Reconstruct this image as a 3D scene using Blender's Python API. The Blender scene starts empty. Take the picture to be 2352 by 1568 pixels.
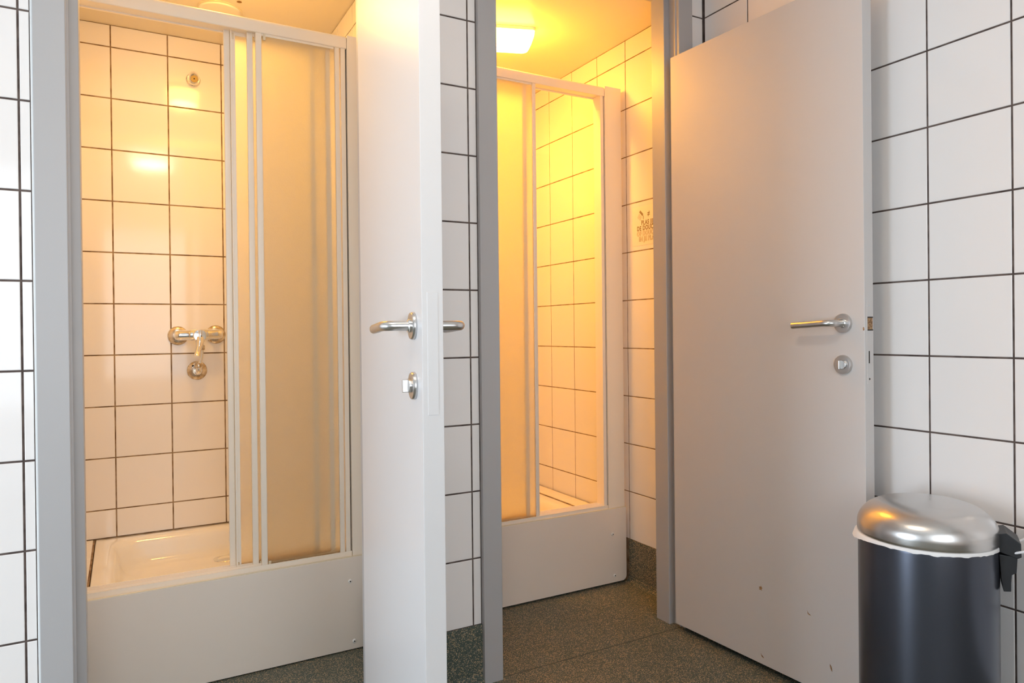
import bpy, bmesh, math
from mathutils import Matrix, Vector
sc = bpy.context.scene
COL = sc.collection

# ------------------------------------------------------------------ camera
F_PX, YAW, PITCH, ROLL, CY = 1613.89, 0.50659, -0.00451, -0.01058, 767.6
cf = Vector((math.sin(YAW), math.cos(YAW), 0)); cr = Vector((math.cos(YAW), -math.sin(YAW), 0)); cu = Vector((0, 0, 1))
f2 = math.cos(PITCH)*cf + math.sin(PITCH)*cu; u2 = -math.sin(PITCH)*cf + math.cos(PITCH)*cu
r3 = math.cos(ROLL)*cr + math.sin(ROLL)*u2; u3 = -math.sin(ROLL)*cr + math.cos(ROLL)*u2
cam_d = bpy.data.cameras.new('camera'); cam = bpy.data.objects.new('camera', cam_d); COL.objects.link(cam)
cam_d.sensor_width = 36; cam_d.lens = F_PX*36/2352; cam_d.shift_y = -(784-CY)/2352; cam_d.clip_start = .02
M = Matrix((r3, u3, -f2)).transposed().to_4x4(); M.translation = Vector((0, -1.887, 1.0529)); cam.matrix_world = M
sc.camera = cam

# ------------------------------------------------------------------ world, exposure, lights
sc.view_settings.view_transform = 'Standard'; sc.view_settings.look = 'None'
sc.view_settings.exposure = 0.0; sc.view_settings.gamma = 1; sc.view_settings.use_curve_mapping = False
sc.cycles.max_bounces = 20; sc.cycles.diffuse_bounces = 8; sc.cycles.glossy_bounces = 4; sc.cycles.transmission_bounces = 18
sc.cycles.sample_clamp_indirect = 10; sc.cycles.use_denoising = True
w = bpy.data.worlds.new('world'); sc.world = w; w.use_nodes = True
w.node_tree.nodes['Background'].inputs[0].default_value = (.75, .87, 1, 1); w.node_tree.nodes['Background'].inputs[1].default_value = 1.0

def area(name, loc, target, sx, sy, power, color):
    d = bpy.data.lights.new(name, 'AREA'); d.shape = 'RECTANGLE'; d.size = sx; d.size_y = sy; d.energy = power; d.color = color
    o = bpy.data.objects.new(name, d); COL.objects.link(o); o.location = loc
    o.rotation_euler = (Vector(target)-Vector(loc)).to_track_quat('-Z', 'Y').to_euler(); return o
P_WL, P_WB, P_LC, E_C1, E_C2 = 40, 4.2, 7.2, 41, 50
area('window_light_left', (-2.16, -.95, .85), (0, -.95, .55), .7, 1.3, P_WL, (.74, .86, 1))
area('window_light_back', (0.1, -3.06, 1.2), (.2, 0, .8), 1.6, 1.4, P_WB, (.88, .94, 1))
lc = area('corridor_lamp_light', (.2, -1.22, 2.262), (.2, -1.22, 0), .26, .26, P_LC, (1, .80, .60)); lc.data.shape = 'DISK'
l1 = area('shower_lamp_light_left', (.275, .59, 2.188), (.275, .59, 0), .13, .13, 5.2, (1, .51, .085)); l1.data.shape = 'DISK'
l2 = area('shower_lamp_light_right', (1.333, .608, 2.182), (1.333, .608, 0), .20, .06, 8.8, (1, .43, .03)); l2.rotation_euler.z += math.radians(-19)

# ------------------------------------------------------------------ materials
def mat(name, color, rough=.5, metal=0, bump=None, spec=.5, **kw):
    m = bpy.data.materials.new(name); m.use_nodes = True; nt = m.node_tree; b = nt.nodes['Principled BSDF']
    b.inputs['Base Color'].default_value = (*color, 1); b.inputs['Roughness'].default_value = rough; b.inputs['Metallic'].default_value = metal
    b.inputs['Specular IOR Level'].default_value = spec
    for k, v in kw.items(): b.inputs[k.replace('_', ' ')].default_value = v
    if bump:
        scale, strength, dist = bump
        tc = nt.nodes.new('ShaderNodeTexCoord'); n = nt.nodes.new('ShaderNodeTexNoise'); n.inputs['Scale'].default_value = scale; n.inputs['Detail'].default_value = 3
        bp = nt.nodes.new('ShaderNodeBump'); bp.inputs['Strength'].default_value = strength; bp.inputs['Distance'].default_value = dist
        nt.links.new(tc.outputs['Object'], n.inputs['Vector']); nt.links.new(n.outputs['Fac'], bp.inputs['Height']); nt.links.new(bp.outputs['Normal'], b.inputs['Normal'])
    return m
def noise_color(m, c1, c2, scale, lo=.4, hi=.6, detail=4, coord='Object'):
    nt = m.node_tree; b = nt.nodes['Principled BSDF']; tc = nt.nodes.new('ShaderNodeTexCoord'); n = nt.nodes.new('ShaderNodeTexNoise')
    n.inputs['Scale'].default_value = scale; n.inputs['Detail'].default_value = detail
    r = nt.nodes.new('ShaderNodeValToRGB'); r.color_ramp.elements[0].position = lo; r.color_ramp.elements[1].position = hi
    r.color_ramp.elements[0].color = (*c1, 1); r.color_ramp.elements[1].color = (*c2, 1)
    nt.links.new(tc.outputs[coord], n.inputs['Vector']); nt.links.new(n.outputs['Fac'], r.inputs['Fac']); nt.links.new(r.outputs['Color'], b.inputs['Base Color'])
    return m
TILE = mat('glazed_white_tile', (.87, .845, .83), .085, bump=(38, .06, .0012), spec=.5)
GROUT = noise_color(mat('dark_grout', (.09, .07, .06), .9), (.070, .050, .044), (.13, .098, .086), 30)
GROUT_WET = noise_color(mat('brown_wet_area_grout', (.16, .10, .05), .85), (.17, .095, .045), (.34, .24, .15), 22)
PLASTER = mat('white_plaster', (.78, .77, .75), .7, bump=(60, .1, .001))
CEIL = mat('cream_shower_ceiling_paint', (.80, .74, .60), .22, bump=(14, .12, .003))
PAINT = mat('grey_door_paint', (.62, .60, .59), .36, bump=(260, .12, .0006), spec=.45)
PAINT_LIT = mat('lit_grey_door_paint', (.68, .68, .69), .36, bump=(260, .12, .0006), spec=.45)  # left door's grey paint, its extra light and motion blur put into the colour
FRAME = mat('grey_frame_paint', (.44, .435, .44), .38, bump=(200, .12, .0006), spec=.45)
WHITE = mat('white_powder_coated_aluminium', (.90, .835, .73), .28)  # white coating; the cream tint carries warm light bounced onto the frames
ENAMEL = mat('white_enamel', (.90, .885, .86), .08, bump=(90, .10, .0015), Coat_Weight=.5)
APRON = mat('off_white_laminate', (.82, .755, .68), .42, bump=(300, .08, .0005))  # warm bounce light on the boards is worked into this cream tint
SILIC = mat('cream_silicone', (.74, .66, .50), .35)
SILW = mat('white_silicone', (.82, .84, .84), .35)
_nt = TILE.node_tree; _g = _nt.nodes.new('ShaderNodeNewGeometry'); _n = [x for x in _nt.nodes if x.type == 'TEX_NOISE'][0]
for _l in list(_n.inputs['Vector'].links): _nt.links.remove(_l)
_nt.links.new(_g.outputs['Position'], _n.inputs['Vector'])
CHROME = mat('chrome', (.86, .86, .86), .07, 1)
STEEL = mat('brushed_steel', (.62, .61, .60), .28, 1, Anisotropic=.5)
BRASS = noise_color(mat('tarnished_rosette', (.70, .6, .48), .22, .9), (.50, .40, .28), (.80, .74, .66), 60)
BLACK = mat('black_plastic', (.014, .015, .018), .45)
BODY = mat('dark_grey_lacquered_steel', (.085, .093, .118), .28, .75)
LID = mat('satin_steel_lid', (.64, .63, .62), .27, 1, Anisotropic=.5)
BAG = mat('white_bin_liner', (.80, .80, .80), .45)
WIRE = mat('white_wire', (.8, .8, .82), .3)
WOODC = noise_color(mat('bare_chipboard', (.30, .17, .08), .8), (.20, .10, .045), (.42, .26, .13), 220)
GRIME = noise_color(mat('rust_stained_plastic', (.5, .36, .18), .6), (.34, .20, .08), (.70, .58, .40), 90)
SEAL = mat('brown_seal', (.16, .11, .06), .6)
DARK = mat('dark_gap', (.03, .025, .02), .8)
NOZZLE = mat('ochre_nozzle_rubber', (.60, .42, .13), .5)
PLATE = mat('steel_plate', (.62, .64, .66), .35, .9)
STICK = mat('cream_sticker', (.86, .83, .74), .4)
INK = mat('ochre_print', (.30, .22, .11), .6)
INKL = mat('light_ochre_print', (.44, .35, .15), .6)
def glow(name, col, e):
    m = mat(name, (1, 1, 1), .4); b = m.node_tree.nodes['Principled BSDF']; b.inputs['Emission Color'].default_value = (*col, 1); b.inputs['Emission Strength'].default_value = e; return m
DIFF1 = glow('lit_warm_diffuser', (1, .51, .085), E_C1); DIFF2 = glow('lit_yellow_diffuser', (1, .42, .03), E_C2)
DIFFW = mat('lit_corridor_diffuser', (1, 1, 1), .4); _b = DIFFW.node_tree.nodes['Principled BSDF']
_b.inputs['Emission Color'].default_value = (1, .86, .70, 1); _b.inputs['Emission Strength'].default_value = 8
SKYP = mat('daylit_window_pane', (.9, .9, .9), .3); _b = SKYP.node_tree.nodes['Principled BSDF']
_b.inputs['Emission Color'].default_value = (.80, .90, 1, 1); _b.inputs['Emission Strength'].default_value = 2.6

def frosted():
    m = bpy.data.materials.new('frosted_textured_glass'); m.use_nodes = True; nt = m.node_tree; nt.nodes.remove(nt.nodes['Principled BSDF']); out = nt.nodes['Material Output']
    tc = nt.nodes.new('ShaderNodeTexCoord'); n = nt.nodes.new('ShaderNodeTexNoise'); n.inputs['Scale'].default_value = 320
    bp = nt.nodes.new('ShaderNodeBump'); bp.inputs['Strength'].default_value = .4; bp.inputs['Distance'].default_value = .002
    nt.links.new(tc.outputs['Object'], n.inputs['Vector']); nt.links.new(n.outputs['Fac'], bp.inputs['Height'])
    # limescale and rust staining where the glass stands in the bottom track
    sx = nt.nodes.new('ShaderNodeSeparateXYZ'); mr = nt.nodes.new('ShaderNodeMapRange'); mr.inputs['From Min'].default_value = .325; mr.inputs['From Max'].default_value = .375
    mr.inputs['To Min'].default_value = 1; mr.inputs['To Max'].default_value = 0
    pw = nt.nodes.new('ShaderNodeMath'); pw.operation = 'POWER'; pw.inputs[1].default_value = 2.0
    mx = nt.nodes.new('ShaderNodeMixRGB'); mx.inputs['Color1'].default_value = (.985, .98, .96, 1); mx.inputs['Color2'].default_value = (.93, .87, .76, 1)
    nt.links.new(tc.outputs['Object'], sx.inputs[0]); nt.links.new(sx.outputs['Z'], mr.inputs['Value']); nt.links.new(mr.outputs[0], pw.inputs[0]); nt.links.new(pw.outputs[0], mx.inputs['Fac'])
    rf = nt.nodes.new('ShaderNodeBsdfRefraction'); rf.inputs['Roughness'].default_value = .72; rf.inputs['IOR'].default_value = 1.08
    tl = nt.nodes.new('ShaderNodeBsdfTranslucent'); gl = nt.nodes.new('ShaderNodeBsdfGlossy'); gl.inputs['Roughness'].default_value = .35
    for x in (rf, tl): nt.links.new(mx.outputs[0], x.inputs['Color'])
    for x in (rf, gl): nt.links.new(bp.outputs['Normal'], x.inputs['Normal'])
    m1 = nt.nodes.new('ShaderNodeMixShader'); m1.inputs[0].default_value = .2; nt.links.new(rf.outputs[0], m1.inputs[1]); nt.links.new(tl.outputs[0], m1.inputs[2])
    m2 = nt.nodes.new('ShaderNodeMixShader'); m2.inputs[0].default_value = .03; nt.links.new(m1.outputs[0], m2.inputs[1]); nt.links.new(gl.outputs[0], m2.inputs[2])
    nt.links.new(m2.outputs[0], out.inputs['Surface'])
    return m
GLASS = frosted()

def vinyl():
    m = bpy.data.materials.new('speckled_safety_vinyl'); m.use_nodes = True; nt = m.node_tree; b = nt.nodes['Principled BSDF']
    b.inputs['Roughness'].default_value = .5; b.inputs['Specular IOR Level'].default_value = .3
    tc = nt.nodes.new('ShaderNodeTexCoord')
    n0 = nt.nodes.new('ShaderNodeTexNoise'); n0.inputs['Scale'].default_value = 5; n0.inputs['Detail'].default_value = 3
    r0 = nt.nodes.new('ShaderNodeValToRGB'); r0.color_ramp.elements[0].color = (.058, .080, .068, 1); r0.color_ramp.elements[1].color = (.092, .112, .094, 1)
    nt.links.new(tc.outputs['Object'], n0.inputs['Vector']); nt.links.new(n0.outputs['Fac'], r0.inputs['Fac'])
    prev = r0.outputs['Color']
    for scale, thr, c in ((290, .40, (.56, .40, .23, 1)), (410, .34, (.48, .40, .30, 1)), (380, .22, (.012, .013, .012, 1))):
        v = nt.nodes.new('ShaderNodeTexVoronoi'); v.inputs['Scale'].default_value = scale
        mp = nt.nodes.new('ShaderNodeMapping'); mp.inputs['Location'].default_value = (scale*.013, scale*.007, scale*.003)
        nt.links.new(tc.outputs['Object'], mp.inputs['Vector']); nt.links.new(mp.outputs['Vector'], v.inputs['Vector'])
        # only some cells carry a chip
        sp = nt.nodes.new('ShaderNodeSeparateColor'); nt.links.new(v.outputs['Color'], sp.inputs[0])
        a = nt.nodes.new('ShaderNodeMath'); a.operation = 'LESS_THAN'; a.inputs[1].default_value = .42 if scale != 380 else .2; nt.links.new(sp.outputs[0], a.inputs[0])
        d = nt.nodes.new('ShaderNodeMath'); d.operation = 'LESS_THAN'; d.inputs[1].default_value = thr; nt.links.new(v.outputs['Distance'], d.inputs[0])
        k = nt.nodes.new('ShaderNodeMath'); k.operation = 'MULTIPLY'; nt.links.new(a.outputs[0], k.inputs[0]); nt.links.new(d.outputs[0], k.inputs[1])
        mx = nt.nodes.new('ShaderNodeMixRGB'); mx.inputs['Color2'].default_value = c; nt.links.new(k.outputs[0], mx.inputs['Fac']); nt.links.new(prev, mx.inputs['Color1'])
        prev = mx.outputs[0]
    nt.links.new(prev, b.inputs['Base Color'])
    return m
VINYL = vinyl()

# ------------------------------------------------------------------ mesh helpers
def link(name, me, m=None, parent=None, smooth=False):
    o = bpy.data.objects.new(name, me); COL.objects.link(o)
    if m and not me.materials: me.materials.append(m)
    if parent: o.parent = parent
    if smooth:
        for p in me.polygons: p.use_smooth = True
    return o
def empty(name, loc=(0, 0, 0), rz=0, parent=None):
    o = bpy.data.objects.new(name, None); COL.objects.link(o); o.location = loc; o.rotation_euler = (0, 0, rz); o.empty_display_size = .05
    if parent: o.parent = parent
    return o
def tag(o, label=None, cat=None, group=None, kind=None):
    for k, v in (('label', label), ('category', cat), ('group', group), ('kind', kind)):
        if v: o[k] = v
    return o
def bm_box(bm, x0, x1, y0, y1, z0, z1):
    vs = [bm.verts.new(c) for c in ((x0, y0, z0), (x1, y0, z0), (x1, y1, z0), (x0, y1, z0), (x0, y0, z1), (x1, y0, z1), (x1, y1, z1), (x0, y1, z1))]
    for f in ((0, 3, 2, 1), (4, 5, 6, 7), (0, 1, 5, 4), (1, 2, 6, 5), (2, 3, 7, 6), (3, 0, 4, 7)): bm.faces.new([vs[i] for i in f])
    return vs
def finish(name, bm, m, parent=None, bevel=0, seg=2, smooth=False, recalc=True):
    if bevel: bmesh.ops.bevel(bm, geom=bm.edges[:], offset=bevel, segments=seg, affect='EDGES', profile=.6)
    if recalc: bmesh.ops.recalc_face_normals(bm, faces=bm.faces[:])
    me = bpy.data.meshes.new(name); bm.to_mesh(me); bm.free()
    return link(name, me, m, parent, smooth)
def box(name, b, m, parent=None, bevel=0, seg=2):
    bm = bmesh.new(); bm_box(bm, *b); return finish(name, bm, m, parent, bevel, seg)
def boxes(name, bs, m, parent=None):
    bm = bmesh.new()
    for b in bs: bm_box(bm, *b)
    return finish(name, bm, m, parent)
def prism(name, pts, z0, z1, m, parent=None, bevel=0):
    """extrude a closed xy outline from z0 to z1"""
    bm = bmesh.new(); a = [bm.verts.new((x, y, z0)) for x, y in pts]; c = [bm.verts.new((x, y, z1)) for x, y in pts]
    bm.faces.new(a); bm.faces.new(c); n = len(pts)
    for i in range(n): bm.faces.new((a[i], a[(i+1) % n], c[(i+1) % n], c[i]))
    return finish(name, bm, m, parent, bevel)
def lathe_bm(bm, prof, axis_o=(0, 0, 0), axis=(0, 0, 1), n=40, cap=True):
    """revolve (radius, height) profile about an axis"""
    az = Vector(axis).normalized(); ax = az.orthogonal().normalized(); ay = az.cross(ax); o = Vector(axis_o); rings = []
    for r, h in prof:
        if r < 1e-6: rings.append([bm.verts.new(o+az*h)])
        else: rings.append([bm.verts.new(o+az*h+(ax*math.cos(2*math.pi*i/n)+ay*math.sin(2*math.pi*i/n))*r) for i in range(n)])
    for A, B in zip(rings, rings[1:]):
        if len(A) == 1 and len(B) == 1: continue
        for i in range(n):
            j = (i+1) % n
            if len(A) == 1: bm.faces.new((A[0], B[j], B[i]))
            elif len(B) == 1: bm.faces.new((A[i], A[j], B[0]))
            else: bm.faces.new((A[i], A[j], B[j], B[i]))
    if cap:
        for Rg in (rings[0], rings[-1]):
            if len(Rg) > 1: bm.faces.new(Rg)
def autosmooth(o, ang=40):
    me = o.data
    for p in me.polygons: p.use_smooth = True
    bm = bmesh.new(); bm.from_mesh(me); a = math.radians(ang)
    for e in bm.edges:
        if len(e.link_faces) == 2 and e.calc_face_angle(0) > a: e.smooth = False
    bm.to_mesh(me); bm.free()
def lathe(name, prof, m, parent=None, o=(0, 0, 0), axis=(0, 0, 1), n=40, ang=40):
    bm = bmesh.new(); lathe_bm(bm, prof, o, axis, n); ob = finish(name, bm, m, parent); autosmooth(ob, ang); return ob
def tube(name, pts, rad, m, parent=None, n=16, rads=None, sub=0):
    """round tube through points, optional radius per point; Catmull-Rom smoothing when sub > 0"""
    P = [Vector(p) for p in pts]; Rr = list(rads) if rads else [rad]*len(P)
    if sub:
        Q, S = [], []
        for i in range(len(P)-1):
            p0 = P[max(i-1, 0)]; p1 = P[i]; p2 = P[i+1]; p3 = P[min(i+2, len(P)-1)]
            for k in range(sub):
                t = k/sub; Q.append(.5*((2*p1)+(-p0+p2)*t+(2*p0-5*p1+4*p2-p3)*t*t+(-p0+3*p1-3*p2+p3)*t**3)); S.append(Rr[i]*(1-t)+Rr[i+1]*t)
        Q.append(P[-1]); S.append(Rr[-1]); P, Rr = Q, S
    bm = bmesh.new(); rings = []; prev = None
    for i, p in enumerate(P):
        d = (P[min(i+1, len(P)-1)]-P[max(i-1, 0)]).normalized()
        ax = d.orthogonal().normalized() if prev is None else (prev-d*prev.dot(d)).normalized()
        prev = ax; ay = d.cross(ax)
        rings.append([bm.verts.new(p+(ax*math.cos(2*math.pi*k/n)+ay*math.sin(2*math.pi*k/n))*Rr[i]) for k in range(n)])
    for A, B in zip(rings, rings[1:]):
        for k in range(n): bm.faces.new((A[k], A[(k+1) % n], B[(k+1) % n], B[k]))
    bm.faces.new(rings[0]); bm.faces.new(rings[-1])
    ob = finish(name, bm, m, parent); autosmooth(ob, 45); return ob

# ------------------------------------------------------------------ tiles: every tile its own object
_tm = {}
def tile_mesh(wd, ht, m, t=.006, c=.0012):
    k = (round(wd, 4), round(ht, 4), m.name)
    if k not in _tm:
        me = bpy.data.meshes.new('tile'); v = []
        for z, i in ((-t, 0), (-c, 0), (0, c)):
            v += [(i, i, z), (wd-i, i, z), (wd-i, ht-i, z), (i, ht-i, z)]
        f = [(8, 9, 10, 11)]
        for b in (0, 4):
            for q in range(4): f.append((b+q, b+(q+1) % 4, b+4+(q+1) % 4, b+4+q))
        me.from_pydata(v, [], f); me.materials.append(m); me.update(); _tm[k] = me
    return _tm[k]
JOINT = .0046
ZR = [.176+.2*k for k in range(-1, 14)]
def tiling(parent, O, u, n, uoff, rects, vgrid=ZR, m=None, joint=JOINT):
    """O: origin on the tile face, u: in-plane direction, n: outward normal; grid lines at uoff + 0.2 k; rects = (u0,u1,z0,z1)"""
    u = Vector(u); n = Vector(n); O = Vector(O); v = n.cross(u); m = m or TILE; g = joint/2
    for (u0, u1, z0, z1) in rects:
        k0 = math.ceil((u0-uoff)/.2+1e-4); us = [u0]
        while uoff+.2*k0 < u1-1e-3: us.append(uoff+.2*k0); k0 += 1
        us.append(u1); vs = [z0]+[z for z in vgrid if z0+1e-3 < z < z1-1e-3]+[z1]
        for i in range(len(us)-1):
            for j in range(len(vs)-1):
                a, b, c, d = us[i]+g, us[i+1]-g, vs[j]+g, vs[j+1]-g
                if b-a < .004 or d-c < .004: continue
                o = bpy.data.objects.new('tile', tile_mesh(b-a, d-c, m)); COL.objects.link(o)
                Mx = Matrix((u, v, n)).transposed().to_4x4(); Mx.translation = O+u*a+v*c
                o.matrix_world = Mx; o.parent = parent

S = 'structure'
R = .0022                                   # how far grout lies behind the tile face
XR, YB, ZC, ZH = 1.8526, 1.263, 2.262, 2.36
XL, YK = -2.2, -3.1
# ------------------------------------------------------------------ floor and ceilings
fl = tag(box('floor', (XL-.1, XR+.1, YK-.1, YB+.1, -.08, 0), VINYL), kind=S)
box('weld_seam', (XL, XR-.0, -.0045, -.0005, 0, .0006), mat('dark_green_weld', (.06, .078, .068), .6), fl)
tag(boxes('ceiling', [(XL-.1, XR+.1, YK-.1, .104, ZH, ZH+.08)], PLASTER), kind=S)
c2 = tag(boxes('ceiling', [(-.3, XR+.1, .0, YB+.1, ZC, ZC+.06)], CEIL), kind=S)
lathe('screw_hole', [(0, 0), (.009, 0), (.006, .0008), (0, .0008)], mat('rusty_hole', (.30, .16, .04), .8), c2, (.387, .83, ZC-.0009), n=10)

# ------------------------------------------------------------------ front wall (with two doorways), tiles proud of the grout
FX = [(-.1662, .6863), (.9345, 1.785)]      # outer edges of the two door frames
ZD = 2.31
wf = tag(boxes('wall_front', [(XL, -.150, R, .10, 0, ZH), (.672, .950, R, .10, 0, ZH), (1.772, XR+.02, R, .10, 0, ZH),
                              (-.150, .672, R, .10, ZD-.01, ZH), (.950, 1.772, R, .10, ZD-.01, ZH)], GROUT), kind=S)
tiling(wf, (0, 0, 0), (1, 0, 0), (0, -1, 0), -.194, [(-2.194, -.1715, .176, ZH)])
tiling(wf, (0, 0, 0), (1, 0, 0), (0, -1, 0), .906, [(.6863, .934, .176, ZH)])
tiling(wf, (0, 0, 0), (1, 0, 0), (0, -1, 0), .906, [(1.785, XR-.002, .176, ZH)])
tiling(wf, (0, 0, 0), (1, 0, 0), (0, -1, 0), -.194, [(-.1662, .6863, ZD, ZH)])
tiling(wf, (0, 0, 0), (1, 0, 0), (0, -1, 0), .906, [(.934, 1.785, ZD, ZH)])
wk = tag(boxes('wall_shower_front', [(-.2, -.150, .0995, .1003, 0, ZC), (.672, .753, .0995, .1003, 0, ZC), (.90, .950, .0995, .1003, 0, ZC), (1.772, XR, .0995, .1003, 0, ZC)], GROUT_WET), kind=S)
tiling(wk, (0, .1025, 0), (-1, 0, 0), (0, 1, 0), .1, [(.150, .198, .176, ZC), (-.752, -.672, .176, ZC), (-.950, -.902, .176, ZC), (-1.85, -1.772, .176, ZC)])
box('silicone_bead', (-.1715, -.1655, -.004, .004, .176, ZD), SILW, wf, .0012)
# ------------------------------------------------------------------ right wall, runs past the front wall into the right cubicle
wr = tag(boxes('wall_right', [(XR+R, XR+.1, YK-.1, YB+.1, 0, ZH)], GROUT), kind=S)
tiling(wr, (XR, 0, 0), (0, -1, 0), (-1, 0, 0), .0045, [(.0022, 2.4045, .176, ZH)])
wrc = tag(boxes('wall_shower_right', [(XR+.0012, XR+R+.001, .098, YB, 0, ZC)], GROUT_WET), kind=S)
tiling(wrc, (XR, 0, 0), (0, -1, 0), (-1, 0, 0), -.4525, [(-YB, -.1, .176, ZC)], joint=.0038)
# ------------------------------------------------------------------ shower back wall and the side walls of the cubicles
wb = tag(boxes('wall_shower_back', [(-.3, XR+.1, YB+R, YB+.1, 0, ZC)], GROUT_WET), kind=S)
tiling(wb, (0, YB, 0), (1, 0, 0), (0, -1, 0), -.027, [(-.2, .753, .266, ZC), (.90, XR-.002, .266, ZC)])
ws = tag(boxes('wall_shower_left', [(-.3, -.2-R, .10, YB, 0, ZC)], GROUT_WET), kind=S)
tiling(ws, (-.2, 0, 0), (0, 1, 0), (1, 0, 0), .204, [(.1, YB, .176, ZC)])
wm = tag(boxes('wall_partition', [(.753+R, .90-R, .10, YB+.002, 0, ZC)], GROUT_WET), kind=S)
tiling(wm, (.753, 0, 0), (0, -1, 0), (-1, 0, 0), -.06, [(-YB, -.1, .176, ZC)])
tiling(wm, (.90, 0, 0), (0, 1, 0), (1, 0, 0), .0525, [(.1, YB, .176, ZC)])
# ------------------------------------------------------------------ left and back wall of the corridor with their windows
def wall_window(wall, ax, c, a0, a1, lo, hi, z0, z1, sgn, wname):
    B = []
    for (p, q, r, s) in ((a0, lo, 0, ZH), (hi, a1, 0, ZH), (lo, hi, 0, z0), (lo, hi, z1, ZH)):
        B.append((min(c, c+sgn*.1), max(c, c+sgn*.1), p, q, r, s) if ax == 0 else (p, q, min(c, c+sgn*.1), max(c, c+sgn*.1), r, s))
    tag(boxes(wall, B, PLASTER), kind=S)
    wn = tag(empty(wname), kind=S)
    def bb(p, q, r, s, d0, d1):
        lo_, hi_ = sorted((c+sgn*d0, c+sgn*d1)); return (lo_, hi_, p, q, r, s) if ax == 0 else (p, q, lo_, hi_, r, s)
    t = .05
    boxes('window_frame', [bb(lo, lo+t, z0, z1, .02, .07), bb(hi-t, hi, z0, z1, .02, .07), bb(lo+t, hi-t, z0, z0+t, .02, .07), bb(lo+t, hi-t, z1-t, z1, .02, .07)], WHITE, wn)
    box('window_pane', bb(lo+t, hi-t, z0+t, z1-t, .055, .062), SKYP, wn)
wall_window('wall_left', 0, XL, YK-.1, .1, -1.35, -.55, .2, 1.6, -1, 'window_1')
wall_window('wall_back', 1, YK, XL-.1, XR+.1, -.75, .95, .6, 2.1, -1, 'window_2')

# ------------------------------------------------------------------ coved vinyl skirting
def cove(name, x0, y0, x1, y1, nx, ny, h=.176):
    """skirting along a wall run with an upstand and a rounded foot; (nx,ny) points into the room"""
    prof = [(0, 0), (.028, 0), (.016, .005), (.008, .013), (.004, .028), (.004, h-.002), (.002, h), (0, h)]
    bm = bmesh.new(); A = [bm.verts.new((x0+nx*d, y0+ny*d, z)) for d, z in prof]; B = [bm.verts.new((x1+nx*d, y1+ny*d, z)) for d, z in prof]
    bm.faces.new(A); bm.faces.new(B); n = len(prof)
    for i in range(n): bm.faces.new((A[i], A[(i+1) % n], B[(i+1) % n], B[i]))
    return tag(finish(name, bm, VINYL), kind=S)
cove('baseboard_front', XL, R, -.168, R, 0, -1)
cove('baseboard_pier', .6863, R, .9345, R, 0, -1)
cove('baseboard_corner', 1.786, R, XR, R, 0, -1)
cove('baseboard_right', XR+R, -2.9, XR+R, 0, -1, 0)
cove('baseboard_shower_right', XR+R, .10, XR+R, .456, -1, 0)
cove('baseboard_shower_left', -.2-R, .10, -.2-R, .409, 1, 0)
cove('baseboard_partition', .753+R, .10, .753+R, .409, -1, 0)
cove('baseboard_partition', .90-R, .10, .90-R, .455, 1, 0)
cove('baseboard_left', XL, YK, XL, 0, 1, 0)
cove('baseboard_back', XL, YK, XR, YK, 0, 1)

# ------------------------------------------------------------------ steel door frames
def frame(name, xo0, xo1):
    t = tag(empty(name, ((xo0+xo1)/2, 0, 0)), kind=S)
    def jamb(xo, s):
        f = xo+s*.0625; st = f+s*.0225
        pts = [(xo, -.015), (f-s*.002, -.015), (f, -.013), (f, -.0015), (f+s*.004, .001), (f+s*.004, .006), (f, .0085), (f, .038), (st-s*.0015, .038), (st, .0395), (st, .106), (st-s*.004, .110), (f-s*.004, .110), (f-s*.004, .104), (xo+s*.018, .102), (xo+s*.018, .004), (xo, .004)]
        if s < 0: pts = pts[::-1]
        o = prism('jamb', [(x-t.location.x, y) for x, y in pts], 0, ZD, FRAME, t); return o
    jl = jamb(xo0, 1); jamb(xo1, -1)
    cx = t.location.x
    boxes('frame_head', [(xo0+.0625-cx, xo1-.0625-cx, -.015, .038, 2.262, ZD), (xo0+.0625-cx, xo1-.0625-cx, .038, .11, 2.250, ZD)], FRAME, t)
    return t, jl
fr1, jl1 = frame('trim_1', *FX[0])
fr2, jl2 = frame('trim_2', *FX[1])
cx = fr1.location.x
sp = box('strike_plate', (-.1037-cx, -.1017-cx, .010, .034, 1.010, 1.098), PLATE, fr1, .0006)
box('strike_slot', (-.1018-cx, -.1012-cx, .014, .030, 1.045, 1.075), DARK, sp)

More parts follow.
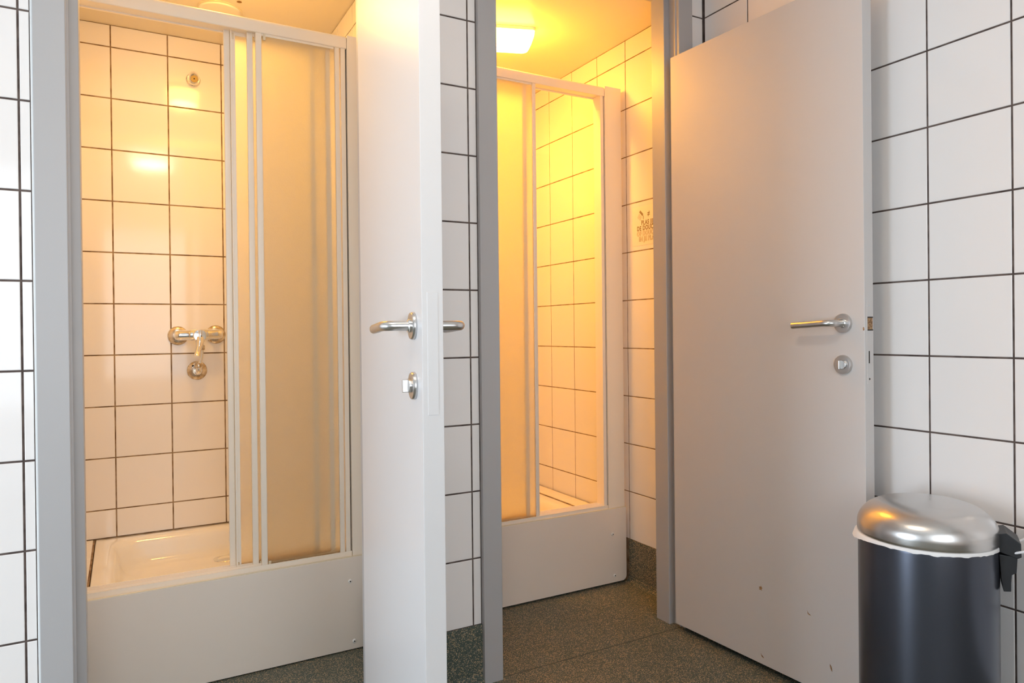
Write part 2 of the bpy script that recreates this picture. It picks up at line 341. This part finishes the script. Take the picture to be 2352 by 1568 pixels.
# ------------------------------------------------------------------ door leaves: x along the leaf from the hinge, visible face at y=0, thickness towards +y
def leaf_door(name, hinge, d, label, w_, chips, kind2):
    dv = Vector((d[0], d[1])).normalized()
    t = empty(name, (hinge[0], hinge[1], 0)); t.rotation_euler = (0, 0, math.atan2(dv.y, dv.x))
    tag(t, label, 'door', kind=S)
    z0, z1 = .022, 2.003
    lf = box('door_leaf', (0, w_, 0, .040, z0, z1), PAINT if d[0] > 0 else PAINT_LIT, t, .0012, 2)
    ex = w_
    # lever handle on its rosette
    xr, zr = w_-.061, 1.065
    ro = lathe('rosette', [(0, 0), (.0255, 0), (.0262, .0015), (.0262, .005), (.0245, .0078), (.0205, .0084), (.0125, .0080), (0, .0080)], STEEL, t, (xr, 0, zr), (0, -1, 0), 48)
    hd = tube('lever_handle', [(xr, -.006, zr), (xr, -.030, zr), (xr-.001, -.042, zr), (xr-.006, -.050, zr), (xr-.016, -.0545, zr), (xr-.030, -.0555, zr-.0004), (xr-.075, -.0555, zr-.003), (xr-.120, -.0545, zr-.005)], .0095, STEEL, t, 20, sub=5)
    lathe('lever_collar', [(0, 0), (.0128, 0), (.0128, .004), (.0115, .0055), (0, .0055)], CHROME, t, (xr, -.0078, zr), (0, -1, 0), 32)
    # thumb turn below
    zt = .952
    lathe('lock_rosette', [(0, 0), (.0255, 0), (.0262, .0015), (.0262, .005), (.0245, .0078), (.0205, .0084), (.0125, .0080), (0, .0080)], STEEL, t, (xr, 0, zt), (0, -1, 0), 48)
    bm = bmesh.new()
    pts = [(xr-.0135, zt-.0125), (xr-.0135, zt+.0125), (xr+.002, zt+.0125), (xr+.008, zt+.0105), (xr+.0125, zt+.005), (xr+.0135, zt), (xr+.0125, zt-.005), (xr+.008, zt-.0105), (xr+.002, zt-.0125)]
    a = [bm.verts.new((x, -.0075, z)) for x, z in pts]; b = [bm.verts.new((x, -.013, z)) for x, z in pts]; bm.faces.new(a); bm.faces.new(b)
    for i in range(len(pts)): bm.faces.new((a[i], a[(i+1) % len(pts)], b[(i+1) % len(pts)], b[i]))
    tt = finish('thumb_turn', bm, STEEL, t, .0012)
    box('turn_grip', (xr-.0035, xr+.0015, -.024, -.012, zt-.0122, zt+.0122), STEEL, tt, .0014)
    # lever and rosettes on the outer face
    RP = [(0, 0), (.0255, 0), (.0262, .0015), (.0262, .005), (.0245, .0078), (.0205, .0084), (.0125, .0080), (0, .0080)]
    lathe('rosette', RP, STEEL, t, (xr, .040, zr), (0, 1, 0), 40)
    lathe('lock_rosette', RP, STEEL, t, (xr, .040, zt), (0, 1, 0), 40)
    tube('lever_handle', [(xr, .046, zr), (xr, .070, zr), (xr-.001, .082, zr), (xr-.006, .090, zr), (xr-.016, .0945, zr), (xr-.030, .0955, zr-.0004), (xr-.075, .0955, zr-.003), (xr-.120, .0945, zr-.005)], .0095, STEEL, t, 20, sub=5)
    # lock case in the free edge
    fp = box('lock_faceplate', (ex-.0002, ex+.0007, .010, .030, .902, 1.125), PAINT if d[0] > 0 else PAINT_LIT, t, .0003, 1)
    if d[0] > 0: box('latch_hole', (ex+.0005, ex+.0012, .012, .0345, 1.047, 1.079), WOODC, fp)
    if d[0] > 0: boxes('latch_edge', [(ex+.0005, ex+.0016, .012, .036, 1.0445, 1.0475), (ex+.0005, ex+.0016, .012, .036, 1.0785, 1.0815)], DARK, fp)
    if d[0] > 0: box('bolt_slot', (ex+.0005, ex+.0012, .0165, .021, .957, .990), DARK, fp)
    for zz in (1.112, .915) if d[0] > 0 else (): lathe('screw', [(0, 0), (.0032, 0), (.0026, .0006), (.0008, .0006), (0, .0002)], DARK if zz < 1 else PLATE, fp, (ex+.0006, .020, zz), (1, 0, 0), 12)
    # hinges
    for zz in (.24, 1.02, 1.78):
        lathe('hinge', [(0, 0), (.007, 0), (.0075, .002), (.0075, .078), (.007, .080), (0, .080)], PAINT, t, (-.004, .045, zz), (0, 0, 1), 16)
    # bare spots where paint has chipped off
    for cxx, cz, pts in chips:
        bm = bmesh.new(); a = [bm.verts.new((cxx+x, -.0001, cz+z)) for x, z in pts]; b = [bm.verts.new((cxx+x*.9, -.0005, cz+z*.9)) for x, z in pts]; bm.faces.new(b)
        for i in range(len(pts)): bm.faces.new((a[i], a[(i+1) % len(pts)], b[(i+1) % len(pts)], b[i]))
        finish('paint_chip', bm, WOODC, t)
    return t
CH = [(.3626, .2551, [(-.006, .004), (-.001, .003), (.001, .008), (.004, .004), (.007, .002), (.004, -.002), (.005, -.007), (0, -.005), (-.005, -.006), (-.004, -.001)]),
      (.5315, .2326, [(-.008, .009), (-.003, .001), (.006, -.003), (.000, -.004), (-.005, -.002)]),
      (.3670, .0473, [(-.006, .008), (-.002, .003), (.004, -.001), (.006, -.005), (.001, -.004), (-.003, -.001)]),
      (.5990, .1041, [(-.004, .010), (.001, .004), (.003, -.004), (.003, -.011), (-.001, -.006), (-.004, .002)]),
      (.7025, 1.0490, [(-.0028, .003), (-.001, .005), (.001, .004), (.002, 0), (.001, -.004), (-.002, -.004)])]
d2 = leaf_door('door_2', (1.69, -.005), (.0505, -.9987), 'grey painted door standing open against the right wall, steel lever handle and paint chips', .705, CH, '')
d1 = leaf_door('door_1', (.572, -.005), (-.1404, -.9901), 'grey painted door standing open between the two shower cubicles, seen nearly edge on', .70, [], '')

# ------------------------------------------------------------------ shower trays with tiled ledges
def rrect(x0, x1, y0, y1, r, k=6):
    out = []
    for cx_, cy_, a0 in ((x1-r, y1-r, 0), (x0+r, y1-r, 90), (x0+r, y0+r, 180), (x1-r, y0+r, 270)):
        for i in range(k+1):
            a = math.radians(a0+90*i/k); out.append((cx_+r*math.cos(a), cy_+r*math.sin(a)))
    return out
def tray(x0, x1, y0, y1, zt, label):
    t = tag(empty('shower_tray', ((x0+x1)/2, (y0+y1)/2, 0)), label, 'shower tray', 'shower trays')
    bm = bmesh.new(); cx_, cy_ = t.location.x, t.location.y
    spec = [(0, .002, zt-.05), (0, .002, zt-.004), (.0015, .003, zt-.001), (.004, .005, zt), (.040, .060, zt), (.052, .07, zt-.002), (.062, .078, zt-.009), (.070, .085, zt-.022), (.080, .095, zt-.060), (.090, .10, zt-.080), (.105, .10, zt-.091), (.130, .10, zt-.095), (.20, .10, zt-.098)]
    rings = [[bm.verts.new((x-cx_, y-cy_, z)) for x, y in rrect(x0+i, x1-i, y0+i, y1-i, r)] for i, r, z in spec]
    for A, B in zip(rings, rings[1:]):
        n = len(A)
        for k in range(n): bm.faces.new((A[k], A[(k+1) % n], B[(k+1) % n], B[k]))
    bm.faces.new(rings[-1])
    b = finish('basin', bm, ENAMEL, t); 
    bpy.context.view_layer.update()
    me = b.data
    if me.polygons[-1].normal.z < 0: me.flip_normals()
    autosmooth(b, 50)
    lathe('drain', [(0, 0), (.042, 0), (.045, .001), (.043, .003), (.030, .0032), (.028, .0015), (0, .002)], CHROME, t, (.02, .22, zt-.0985), n=32)
    for nx in (-1, 1):
        for ny in (-1, 1): box('leg', (nx*.3-.02, nx*.3+.02, ny*.3-.02, ny*.3+.02, 0, zt-.1), DARK, t)
    return t
tray(-.098, .750, .478, 1.260, .266, 'white enamelled shower tray in the left cubicle, tiled ledge along its left side')
tray(.905, 1.757, .524, 1.260, .268, 'white enamelled shower tray in the right cubicle, partly hidden by frosted panels')
def ledge(name, x0, x1, y0, y1, zt, yoff):
    l = tag(box(name, (x0, x1, y0, y1, 0, zt-.0022), GROUT_WET), kind=S)
    g = .002; ys = [y0]; k = -10
    while yoff+.2*k < y1-.004:
        if yoff+.2*k > y0+.004: ys.append(yoff+.2*k)
        k += 1
    ys.append(y1)
    for a, b in zip(ys, ys[1:]):
        if b-a-2*g < .004: continue
        o = bpy.data.objects.new('tile', tile_mesh(x1-x0-2*.006, b-a-g, TILE)); COL.objects.link(o)
        Mx = Matrix.Identity(4); Mx.translation = (x0+.006, a+g/2, zt); o.matrix_world = Mx; o.parent = l
    return l
ledge('trim_3', -.198, -.1, .478, 1.261, .266, .204)
ledge('trim_4', 1.7585, 1.850, .524, 1.261, .270, .2525)

# ------------------------------------------------------------------ front panels below the screens
def apron(x0, x1, y, z0, z1, screws, label, r=.0, cap=True):
    t = tag(empty('shower_front_panel', ((x0+x1)/2, y, 0)), label, 'panel', 'shower front panels'); cx_ = t.location.x
    pts = [(x0, z0), (x1-r, z0)]
    if r: pts += [(x1-r+r*math.sin(a), z0+r-r*math.cos(a)) for a in [math.radians(d) for d in (20, 45, 70, 90)]]
    else: pts[-1] = (x1, z0)
    pts += [(x1, z1), (x0, z1)]
    bm = bmesh.new(); a = [bm.verts.new((px-cx_, 0, pz)) for px, pz in pts]; b = [bm.verts.new((px-cx_, .018, pz)) for px, pz in pts]; n = len(pts)
    bm.faces.new(a); bm.faces.new(b)
    for i in range(n): bm.faces.new((a[i], a[(i+1) % n], b[(i+1) % n], b[i]))
    finish('board', bm, APRON, t, .0008, 1)
    for sx, sz in screws:
        s_ = lathe('screw_cap', [(0, 0), (.0066, 0), (.0066, .001), (.0052, .0034), (.0025, .0042), (0, .0038)], SILW, t, (sx-cx_, 0, sz), (0, -1, 0), 20)
        lathe('screw_recess', [(0, 0), (.0024, 0), (.0024, .0006), (0, .0006)], DARK, s_, (sx-cx_, -.0040, sz), (0, -1, 0), 10)
    tube('silicone_bead', [(x0-cx_, .0035, z1+.0005), (0, .0032, z1+.0012), (x1-cx_, .0035, z1+.0005)], .003, SILIC, t, 8, sub=4)
    return t
apron(-.196, .749, .410, .004, .309, [(.651, .231), (.6633, .0303)], 'off-white board below the left shower screen, two capped screws at its right end')
apron(.904, 1.838, .456, .008, .3125, [(1.7663, .209), (1.7754, .0359)], 'off-white board below the right shower screen, rounded lower right corner', .02)

# ------------------------------------------------------------------ sliding screens of three framed frosted panels
def screen(xa, xb, yf, zb, zt, rail_h, panels, label, post, lpost, pz=None):
    t = tag(empty('sliding_shower_screen', ((xa+xb)/2, yf+.03, 0)), label, 'shower screen', 'sliding shower screens')
    ox, oy = t.location.x, t.location.y
    # header: rounded box section
    z0 = zt-rail_h; pr = [(0, z0+.002), (.002, z0), (.008, z0), (.008, z0+.004), (.052, z0+.004), (.052, z0), (.060, z0), (.060, zt-.010), (.052, zt-.002), (.045, zt), (.012, zt), (.005, zt-.003), (.0015, zt-.008), (0, zt-.014)]
    bm = bmesh.new(); A = [bm.verts.new((xa-ox, yf+y-oy, z)) for y, z in pr]; B = [bm.verts.new((xb-ox, yf+y-oy, z)) for y, z in pr]; n = len(pr)
    bm.faces.new(A); bm.faces.new(B)
    for i in range(n): bm.faces.new((A[i], A[(i+1) % n], B[(i+1) % n], B[i]))
    h = finish('header_rail', bm, WHITE, t); autosmooth(h, 35)
    # bottom track with three low ribs
    box('bottom_track', (xa-ox, xb-ox, yf-oy, yf+.056-oy, zb, zb+.010), WHITE, t, .001)
    for k, yy in enumerate((0, .018, .036, .053)):
        box('track_rib', (xa-ox, xb-ox, yf+yy-oy, yf+yy+.0025-oy, zb+.009, zb+(.017 if k == 0 else .019)), WHITE, t)
    for k, (p0, p1, grip) in enumerate(panels):
        y = yf+.004+.018*k; y0, y1 = y-oy, y+.011-oy; zz0, zz1 = zb+.0105, z0+.010
        pn = box('glass_panel', (p0+.008-ox, p1-.008-ox, y0+.0035, y1-.0035, zz0+.004, zz1-.004), GLASS, t)
        sw = .0185
        for (a, b) in ((p0, p0+sw), (p1-sw*.85, p1)):
            st = box('panel_stile', (a-ox, b-ox, y0, y1, zz0, zz1), WHITE, pn, .0028, 3); autosmooth(st, 50)
        box('panel_rail', (p0+sw-ox, p1-sw-ox, y0+.001, y1-.001, zz1-.017, zz1), WHITE, pn, .0006)
        box('panel_rail', (p0+sw-ox, p1-sw-ox, y0+.001, y1-.001, zz0, zz0+.006), GRIME, pn, .0006)
        box('roller', (p0+sw+.004-ox, p0+sw+.012-ox, y0-.001, y1+.001, zz1-.030, zz1-.010), SILIC, pn, .001)
        box('glide_block', (p0+sw+.002-ox, p0+sw+.010-ox, y0-.001, y1+.001, zz0, zz0+.016), GRIME, pn, .001)
        if grip: 
            s0 = p0 if grip < 0 else p1
            g = box('pull_profile', (p0+sw-ox, p0+sw+.0045-ox, y0-.012, y1, zz0, zz1), WHITE, pn, .001)
            box('pull_flange', (p0+sw+.0045-ox, p0+sw+.0155-ox, y0, y0+.004, zz0+.004, zz1-.006), WHITE, pn, .0008)
    box('wall_profile', (post[0]-ox, post[1]-.0045-ox, yf+.004-oy, yf+.054-oy, zb, z0+.004), WHITE, t, .001)
    box('wall_profile', (post[1]-.0050-ox, post[1]-.0028-ox, yf+.010-oy, yf+.050-oy, zb, z0+.004), SEAL, t)
    box('filler_board', (post[1]-ox, post[2]-ox, yf-.002-oy, yf+.05-oy, zb-.002, pz or zt), APRON if False else WHITE, t, .0008)
    box('wall_profile', (lpost[0]-ox, lpost[1]-ox, yf+.002-oy, yf+.054-oy, zb, z0+.002), WHITE, t, .001)
    return t
screen(-.198, .663, .424, .309, 2.042, .044, [(.376, .641, 0), (.3525, .6145, 0), (.2865, .5675, -1)],
       'white framed sliding shower screen in the left cubicle, its frosted panels pushed to the right', (.645, .6645, .752), (-.199, -.175))
s2 = screen(.902, 1.750, .462, .3125, 2.0585, .041, [(1.150, 1.4225, 0), (1.125, 1.3895, 0), (.955, 1.232, 0)],
       'white framed sliding shower screen in the right cubicle, its frosted panels pushed to the left', (1.7325, 1.752, 1.834), (.901, .925), 2.060)

# ------------------------------------------------------------------ shower fittings on the back wall of the left cubicle
def mixer():
    t = tag(empty('shower_mixer', (.269, YB, .90)), 'chrome single-lever shower mixer with down pipe on the tiled back wall', 'tap')
    def L(x, y, z): return (x-.269, y-YB, z-.90)
    RP = [(0, 0), (.0385, 0), (.0385, .003), (.036, .0075), (.027, .012), (.014, .0145), (0, .0145)]
    for x, z in ((.198, 1.0486), (.3395, 1.052)):
        lathe('wall_rosette', RP, BRASS, t, L(x, YB, z), (0, -1, 0), 40)
        tube('inlet_elbow', [L(x, YB-.010, z), L(x, YB-.045, z), L(x+(.012 if x < .269 else -.012), YB-.062, z+.001)], .0135, CHROME, t, 20, sub=4)
    yb = YB-.066
    # body: capsule lying along the wall
    bm = bmesh.new(); prof = [(0, 0), (.010, .001), (.0165, .005), (.0195, .012), (.0205, .022), (.0205, .052), (.0215, .055), (.0225, .060), (.0225, .122), (.0215, .127), (.0205, .130), (.0205, .158), (.0195, .168), (.0165, .175), (.010, .179), (0, .180)]
    lathe_bm(bm, prof, L(.1797, yb, 1.0495), (1, 0, .027), 32); o = finish('mixer_body', bm, CHROME, t); autosmooth(o, 30)
    lathe('cartridge_dome', [(0, 0), (.0245, 0), (.0255, .008), (.0262, .024), (.0255, .030), (.0225, .0335), (.012, .0345), (0, .0348)], CHROME, t, L(.2715, yb-.008, 1.046), (0, -1, .08), 40)
    # lever: flattened tapering bar
    lv = tube('lever', [L(.2715, yb-.030, 1.036), L(.270, yb-.038, 1.022), L(.266, yb-.047, 1.002), L(.2605, yb-.056, .982), L(.2555, yb-.063, .966)], .01, CHROME, t, 20, [.0190, .0155, .0108, .0102, .0128], sub=6)
    for v in lv.data.vertices: pass
    lathe('lever_badge', [(0, 0), (.0030, 0), (.0025, .0008), (0, .0008)], DARK, t, L(.2745, yb-.0425, 1.046), (0, -1, .08), 14)
    tube('outlet_pipe', [L(.2815, yb+.004, 1.030), L(.2815, yb+.006, 1.000)], .0075, CHROME, t, 16)
    lathe('outlet_nut', [(0, 0), (.0085, 0), (.0105, .003), (.0105, .017), (.0085, .020), (0, .020)], BRASS, t, L(.2815, yb+.006, .990), n=6, ang=20)
    tube('down_pipe', [L(.2815, yb+.006, .995), L(.280, yb+.008, .965), L(.275, yb+.010, .940), L(.270, yb+.011, .925)], .0062, CHROME, t, 16, sub=4)
    lathe('elbow_nut', [(0, 0), (.0115, 0), (.0165, .005), (.0165, .014), (.012, .019), (0, .019)], BRASS, t, L(.269, yb+.012, .918), n=28)
    tube('elbow', [L(.269, yb+.012, .922), L(.269, yb+.013, .910), L(.269, yb+.022, .901), L(.2685, YB-.010, .9055)], .0115, CHROME, t, 20, sub=4)
    w_ = lathe('wall_plate', [(0, 0), (.0385, 0), (.0385, .002), (.036, .005), (.020, .008), (.018, .011), (0, .011)], BRASS, t, L(.2675, YB, .9055), (0, -1, 0), 40)
    lathe('plate_screw', [(0, 0), (.004, 0), (.003, .0015), (0, .0012)], DARK, w_, L(.252, YB-.007, .925), (0, -1, 0), 12)
    return t
mixer()
def outlet():
    t = tag(empty('shower_outlet', (.2665, YB, 2.094)), 'short chrome fixed shower head with an ochre nozzle, high on the tiled back wall', 'shower head')
    lathe('wall_flange', [(0, 0), (.0275, 0), (.0285, .002), (.0275, .006), (.0235, .009), (.0235, .016), (.0215, .020), (0, .020)], CHROME, t, (0, 0, 0), (0, -1, 0), 40)
    ax = Vector((0, -.80, -.60)).normalized()
    o = lathe('nozzle_housing', [(0, 0), (.012, .0), (.0165, .006), (.0185, .016), (.0185, .044), (.0170, .048), (.0150, .0485), (.0145, .0455), (0, .0455)], CHROME, t, (0, -.010, .020), ax, 40)
    c = Vector((0, -.010, .020))+ax*.0455
    nz = lathe('nozzle', [(0, 0), (.0142, 0), (.0142, .001), (.006, .0022), (.004, .0022), (0, .0022)], NOZZLE, t, c, ax, 32)
    lathe('nozzle_hole', [(0, 0), (.0028, 0), (.0028, .0004), (0, .0004)], DARK, nz, c+ax*.0021, ax, 14)
    return t
outlet()
v = tag(empty('ceiling_vent', (.333, .932, ZC)), 'round white ventilation cover on the cream ceiling of the left cubicle', 'vent')
lathe('cover_disc', [(0, 0), (.074, 0), (.074, -.003), (.070, -.008), (.055, -.0105), (0, -.0115)], WHITE, v, n=48)
lathe('cover_rim', [(.072, 0), (.0785, 0), (.0785, -.0022), (.0735, -.0034), (.072, -.0025)], SILIC, v, n=48)

# ------------------------------------------------------------------ lamps
def bulkhead(loc, ang, label, m, L_=.29, W_=.105):
    t = tag(empty('bulkhead_lamp', loc, ang), label, 'ceiling lamp', 'bulkhead ceiling lamps')
    bm = bmesh.new(); 
    def ring(i, r, z): return [bm.verts.new((x, y, z)) for x, y in rrect(-L_/2+i, L_/2-i, -W_/2+i*.6, W_/2-i*.6, r, 5)]
    def loft(rs):
        for A, B in zip(rs, rs[1:]):
            for k in range(len(A)): bm.faces.new((A[k], A[(k+1) % len(A)], B[(k+1) % len(A)], B[k]))
        bm.faces.new(rs[0]); bm.faces.new(rs[-1])
    loft([ring(0, .012, 0), ring(0, .012, -.012)]); autosmooth(finish('lamp_base', bm, WHITE, t), 40)
    bm = bmesh.new(); loft([ring(.001, .012, -.0125), ring(.003, .014, -.030), ring(.014, .016, -.062), ring(.020, .016, -.070), ring(.030, .014, -.0745)])
    autosmooth(finish('lamp_diffuser', bm, m, t), 50)
    return t
A2 = math.radians(-19)
bulkhead((1.333, .608, ZC), A2, 'glowing rectangular bulkhead lamp on the yellow-lit ceiling of the right cubicle', DIFF2)
t = tag(empty('round_ceiling_lamp', (.275, .59, ZC)), 'small round lamp on the ceiling of the left cubicle, above the tray', 'ceiling lamp')
lathe('lamp_base', [(0, 0), (.078, 0), (.078, -.014), (0, -.014)], WHITE, t, n=40)
lathe('lamp_diffuser', [(0, -.0145), (.070, -.0145), (.072, -.030), (.064, -.050), (.040, -.063), (0, -.068)], DIFF1, t, n=40)
t = tag(empty('round_ceiling_lamp', (.2, -1.22, ZH)), 'round lamp on the corridor ceiling in front of the doors', 'ceiling lamp')
lathe('lamp_base', [(0, 0), (.16, 0), (.16, -.02), (0, -.02)], WHITE, t, n=40)
lathe('lamp_diffuser', [(.15, -.0205), (.148, -.05), (.12, -.075), (.06, -.088), (0, -.09)], DIFFW, t, n=40)

# ------------------------------------------------------------------ sticker on the right wall
def sticker():
    c = Vector((XR-.0004, .313, 1.4755)); wdt, hgt = .200, .158
    t = tag(empty('shower_sign', c), 'cream sign sticker with ochre lettering on the tiles beside the right doorway', 'sign')
    # local x (reading direction) = -Y world
    t.matrix_world = Matrix(((0, 0, -1, c.x), (-1, 0, 0, c.y), (0, 1, 0, c.z), (0, 0, 0, 1)))
    box('sheet', (-wdt/2, wdt/2, -hgt/2, hgt/2, 0, .0005), STICK, t)
    def text(s, x, y, size, m, outline=False):
        cu_ = bpy.data.curves.new('text', 'FONT'); cu_.body = s; cu_.size = size; cu_.align_x = 'CENTER'
        if outline: cu_.fill_mode = 'NONE'; cu_.bevel_depth = .0006; cu_.bevel_resolution = 0; cu_.offset = .0006
        else: cu_.offset = .0008; cu_.extrude = .0002
        cu_.space_character = 1.14
        tmp = bpy.data.objects.new('text', cu_); COL.objects.link(tmp); bpy.context.view_layer.update()
        me = bpy.data.meshes.new_from_object(tmp.evaluated_get(bpy.context.evaluated_depsgraph_get()))
        bpy.data.objects.remove(tmp)
        for v_ in me.vertices: v_.co.x *= .80
        me.materials.clear(); me.materials.append(m)
        o = bpy.data.objects.new('lettering', me); COL.objects.link(o); o.parent = t; o.location = (x, y, .0007); return o
    text('PLAS JIJ', -.006, .003, .0255, INK); text('DE DOUCHE', -.006, -.0185, .0255, INK)
    text('OF DOUCHE', -.006, -.040, .0255, INKL, True); text('IN JE PLAS', -.006, -.0625, .0255, INKL, True)
    # shower head pictogram: body, hose, spray
    bm = bmesh.new()
    def bar(x0, y0, x1, y1, w0):
        d = Vector((x1-x0, y1-y0)).normalized(); n_ = Vector((-d.y, d.x))*w0/2
        vs = [bm.verts.new((x, y, z)) for z in (.0005, .0009) for x, y in ((x0+n_.x, y0+n_.y), (x1+n_.x, y1+n_.y), (x1-n_.x, y1-n_.y), (x0-n_.x, y0-n_.y))]
        for f in ((0, 1, 2, 3), (4, 5, 6, 7), (0, 1, 5, 4), (1, 2, 6, 5), (2, 3, 7, 6), (3, 0, 4, 7)): bm.faces.new([vs[i] for i in f])
    bar(-.052, .060, -.034, .043, .0095); bar(-.034, .043, -.030, .036, .003); bar(-.030, .0365, -.030, .025, .003)
    for k in range(5): bar(-.055+.0035*k, .050-.003*k, -.066+.0042*k, .034-.0032*k, .0008)
    finish('shower_pictogram', bm, INK, t)
    bm = bmesh.new()
    bar(-.005, .047, .010, .047, .0032); bar(-.005, .040, .010, .040, .0032); bar(-.001, .033, .007, .054, .0028)
    finish('unequal_sign', bm, INK, t)
sticker()

# ------------------------------------------------------------------ pedal bin
def pedal_bin():
    cx_, cy_ = 1.670, -.900
    t = tag(empty('pedal_bin', (cx_, cy_, 0)), 'dark grey round waste bin with domed steel lid beside the open right door', 'waste bin')
    bm = bmesh.new(); r = .1455
    lathe_bm(bm, [(0, .012), (r-.004, .012), (r-.0005, .016), (r, .03), (r, .545), (r-.001, .552), (r-.004, .552), (r-.004, .05), (0, .05)], n=96, cap=False)
    # a shallow dent low on the front
    dirc = Vector((-.86, -.50)).normalized()
    for v_ in bm.verts:
        h = Vector((v_.co.x, v_.co.y))
    b = finish('bin_body', bm, BODY, t); autosmooth(b, 35)
    lathe('foot_ring', [(0, 0), (r+.001, 0), (r+.003, .004), (r+.003, .014), (r, .018), (0, .018)], BLACK, t, n=64)
    # liner folded over the rim, slightly ragged
    bm = bmesh.new(); n = 120; rings = []
    import random as rnd; rnd.seed(5)
    jit = [rnd.uniform(-1, 1) for _ in range(n)]
    az = math.atan2(.86, -.5)
    for lev in range(4):
        rg = []
        for i in range(n):
            a = 2*math.pi*i/n; j = jit[i]*.5+jit[i-1]*.5
            out = max(0, math.cos(a-math.radians(121)))**6
            rr = r+(.0012, .0026+.0008*j, .0030+.0010*j, .0022)[lev]+out*(.0, .004, .009, .003)[lev]
            z = (.558, .5565, .5515-.0030*abs(j), .5525-.002*abs(j))[lev]-out*(0, .001, .010, .006)[lev]
            rg.append(bm.verts.new((rr*math.cos(a), rr*math.sin(a), z)))
        rings.append(rg)
    rings.append([bm.verts.new(((r-.006)*math.cos(2*math.pi*i/n), (r-.006)*math.sin(2*math.pi*i/n), .557)) for i in range(n)])
    order = [rings[4], rings[0], rings[1], rings[2], rings[3]]
    for A, B in zip(order, order[1:]):
        for i in range(n): bm.faces.new((A[i], A[(i+1) % n], B[(i+1) % n], B[i]))
    o = finish('bin_liner', bm, BAG, t); autosmooth(o, 60)
    # lid: short cylinder rolling into a flat dome
    prof = [(0, .5575), (r-.002, .5575), (r+.0005, .5583), (r+.0015, .560), (r+.002, .566), (r+.002, .576)]
    for k in range(1, 22):
        a = math.radians(90*k/21); prof.append((.070+(r+.002-.070)*math.cos(a), .576+.058*math.sin(a)+.006*(k/21)))
    prof += [(.055, .6415), (.040, .6427), (.020, .6435), (0, .6438)]
    bm = bmesh.new(); lathe_bm(bm, prof, n=96); lid = finish('lid', bm, LID, t); autosmooth(lid, 50)
    # hinge bracket
    hd = Vector((.507, -.862, 0)); sd = Vector((.862, .507, 0))
    def hb(name, pts, w_, par, m=BLACK, off=0):
        bm_ = bmesh.new(); A = [bm_.verts.new(hd*(r+d)+sd*(off-w_/2)+Vector((0, 0, z))) for d, z in pts]; B = [bm_.verts.new(hd*(r+d)+sd*(off+w_/2)+Vector((0, 0, z))) for d, z in pts]; n_ = len(pts)
        bm_.faces.new(A); bm_.faces.new(B)
        for i in range(n_): bm_.faces.new((A[i], A[(i+1) % n_], B[(i+1) % n_], B[i]))
        return finish(name, bm_, m, par, .0012)
    hb('hinge_bracket', [(-.004, .542), (.030, .540), (.028, .505), (.018, .500), (.018, .462), (.004, .460), (.000, .490)], .072, t)
    hb('hinge_cover', [(-.012, .575), (-.006, .588), (.010, .592), (.036, .572), (.037, .542), (.030, .538), (-.002, .548)], .080, t)
    # white carrying wire
    q = [hd*(r+.022)-sd*.036+Vector((0, 0, .548)), hd*(r+.050)-sd*.048+Vector((0, 0, .562)), hd*(r+.100)-sd*.052+Vector((0, 0, .592)), hd*(r+.135)-sd*.030+Vector((0, 0, .612)),
         hd*(r+.135)+sd*.030+Vector((0, 0, .612)), hd*(r+.100)+sd*.052+Vector((0, 0, .592)), hd*(r+.050)+sd*.048+Vector((0, 0, .562)), hd*(r+.022)+sd*.036+Vector((0, 0, .548))]
    tube('wire_handle', q, .0028, WIRE, t, 12, sub=5)
    # pedal, facing away from the hinge
    box('pedal', (-.03, .03, 0, .05, .008, .016), BLACK, t, .002)
    pd = t.children[-1] if False else None
    for o in t.children:
        if o.name.startswith('pedal'):
            o.rotation_euler = (0, 0, math.atan2(-hd.y, -hd.x)-math.pi/2); o.location = -hd*(r-.004)
    # rolled side seam
    box('body_seam', (-.0012, .0012, -.004, .004, .02, .545), BODY, t, .0004)
    for o in t.children:
        if o.name.startswith('body_seam'):
            a = math.radians(-46); o.location = (r*math.cos(a), r*math.sin(a), 0); o.rotation_euler = (0, 0, a)
pedal_bin()
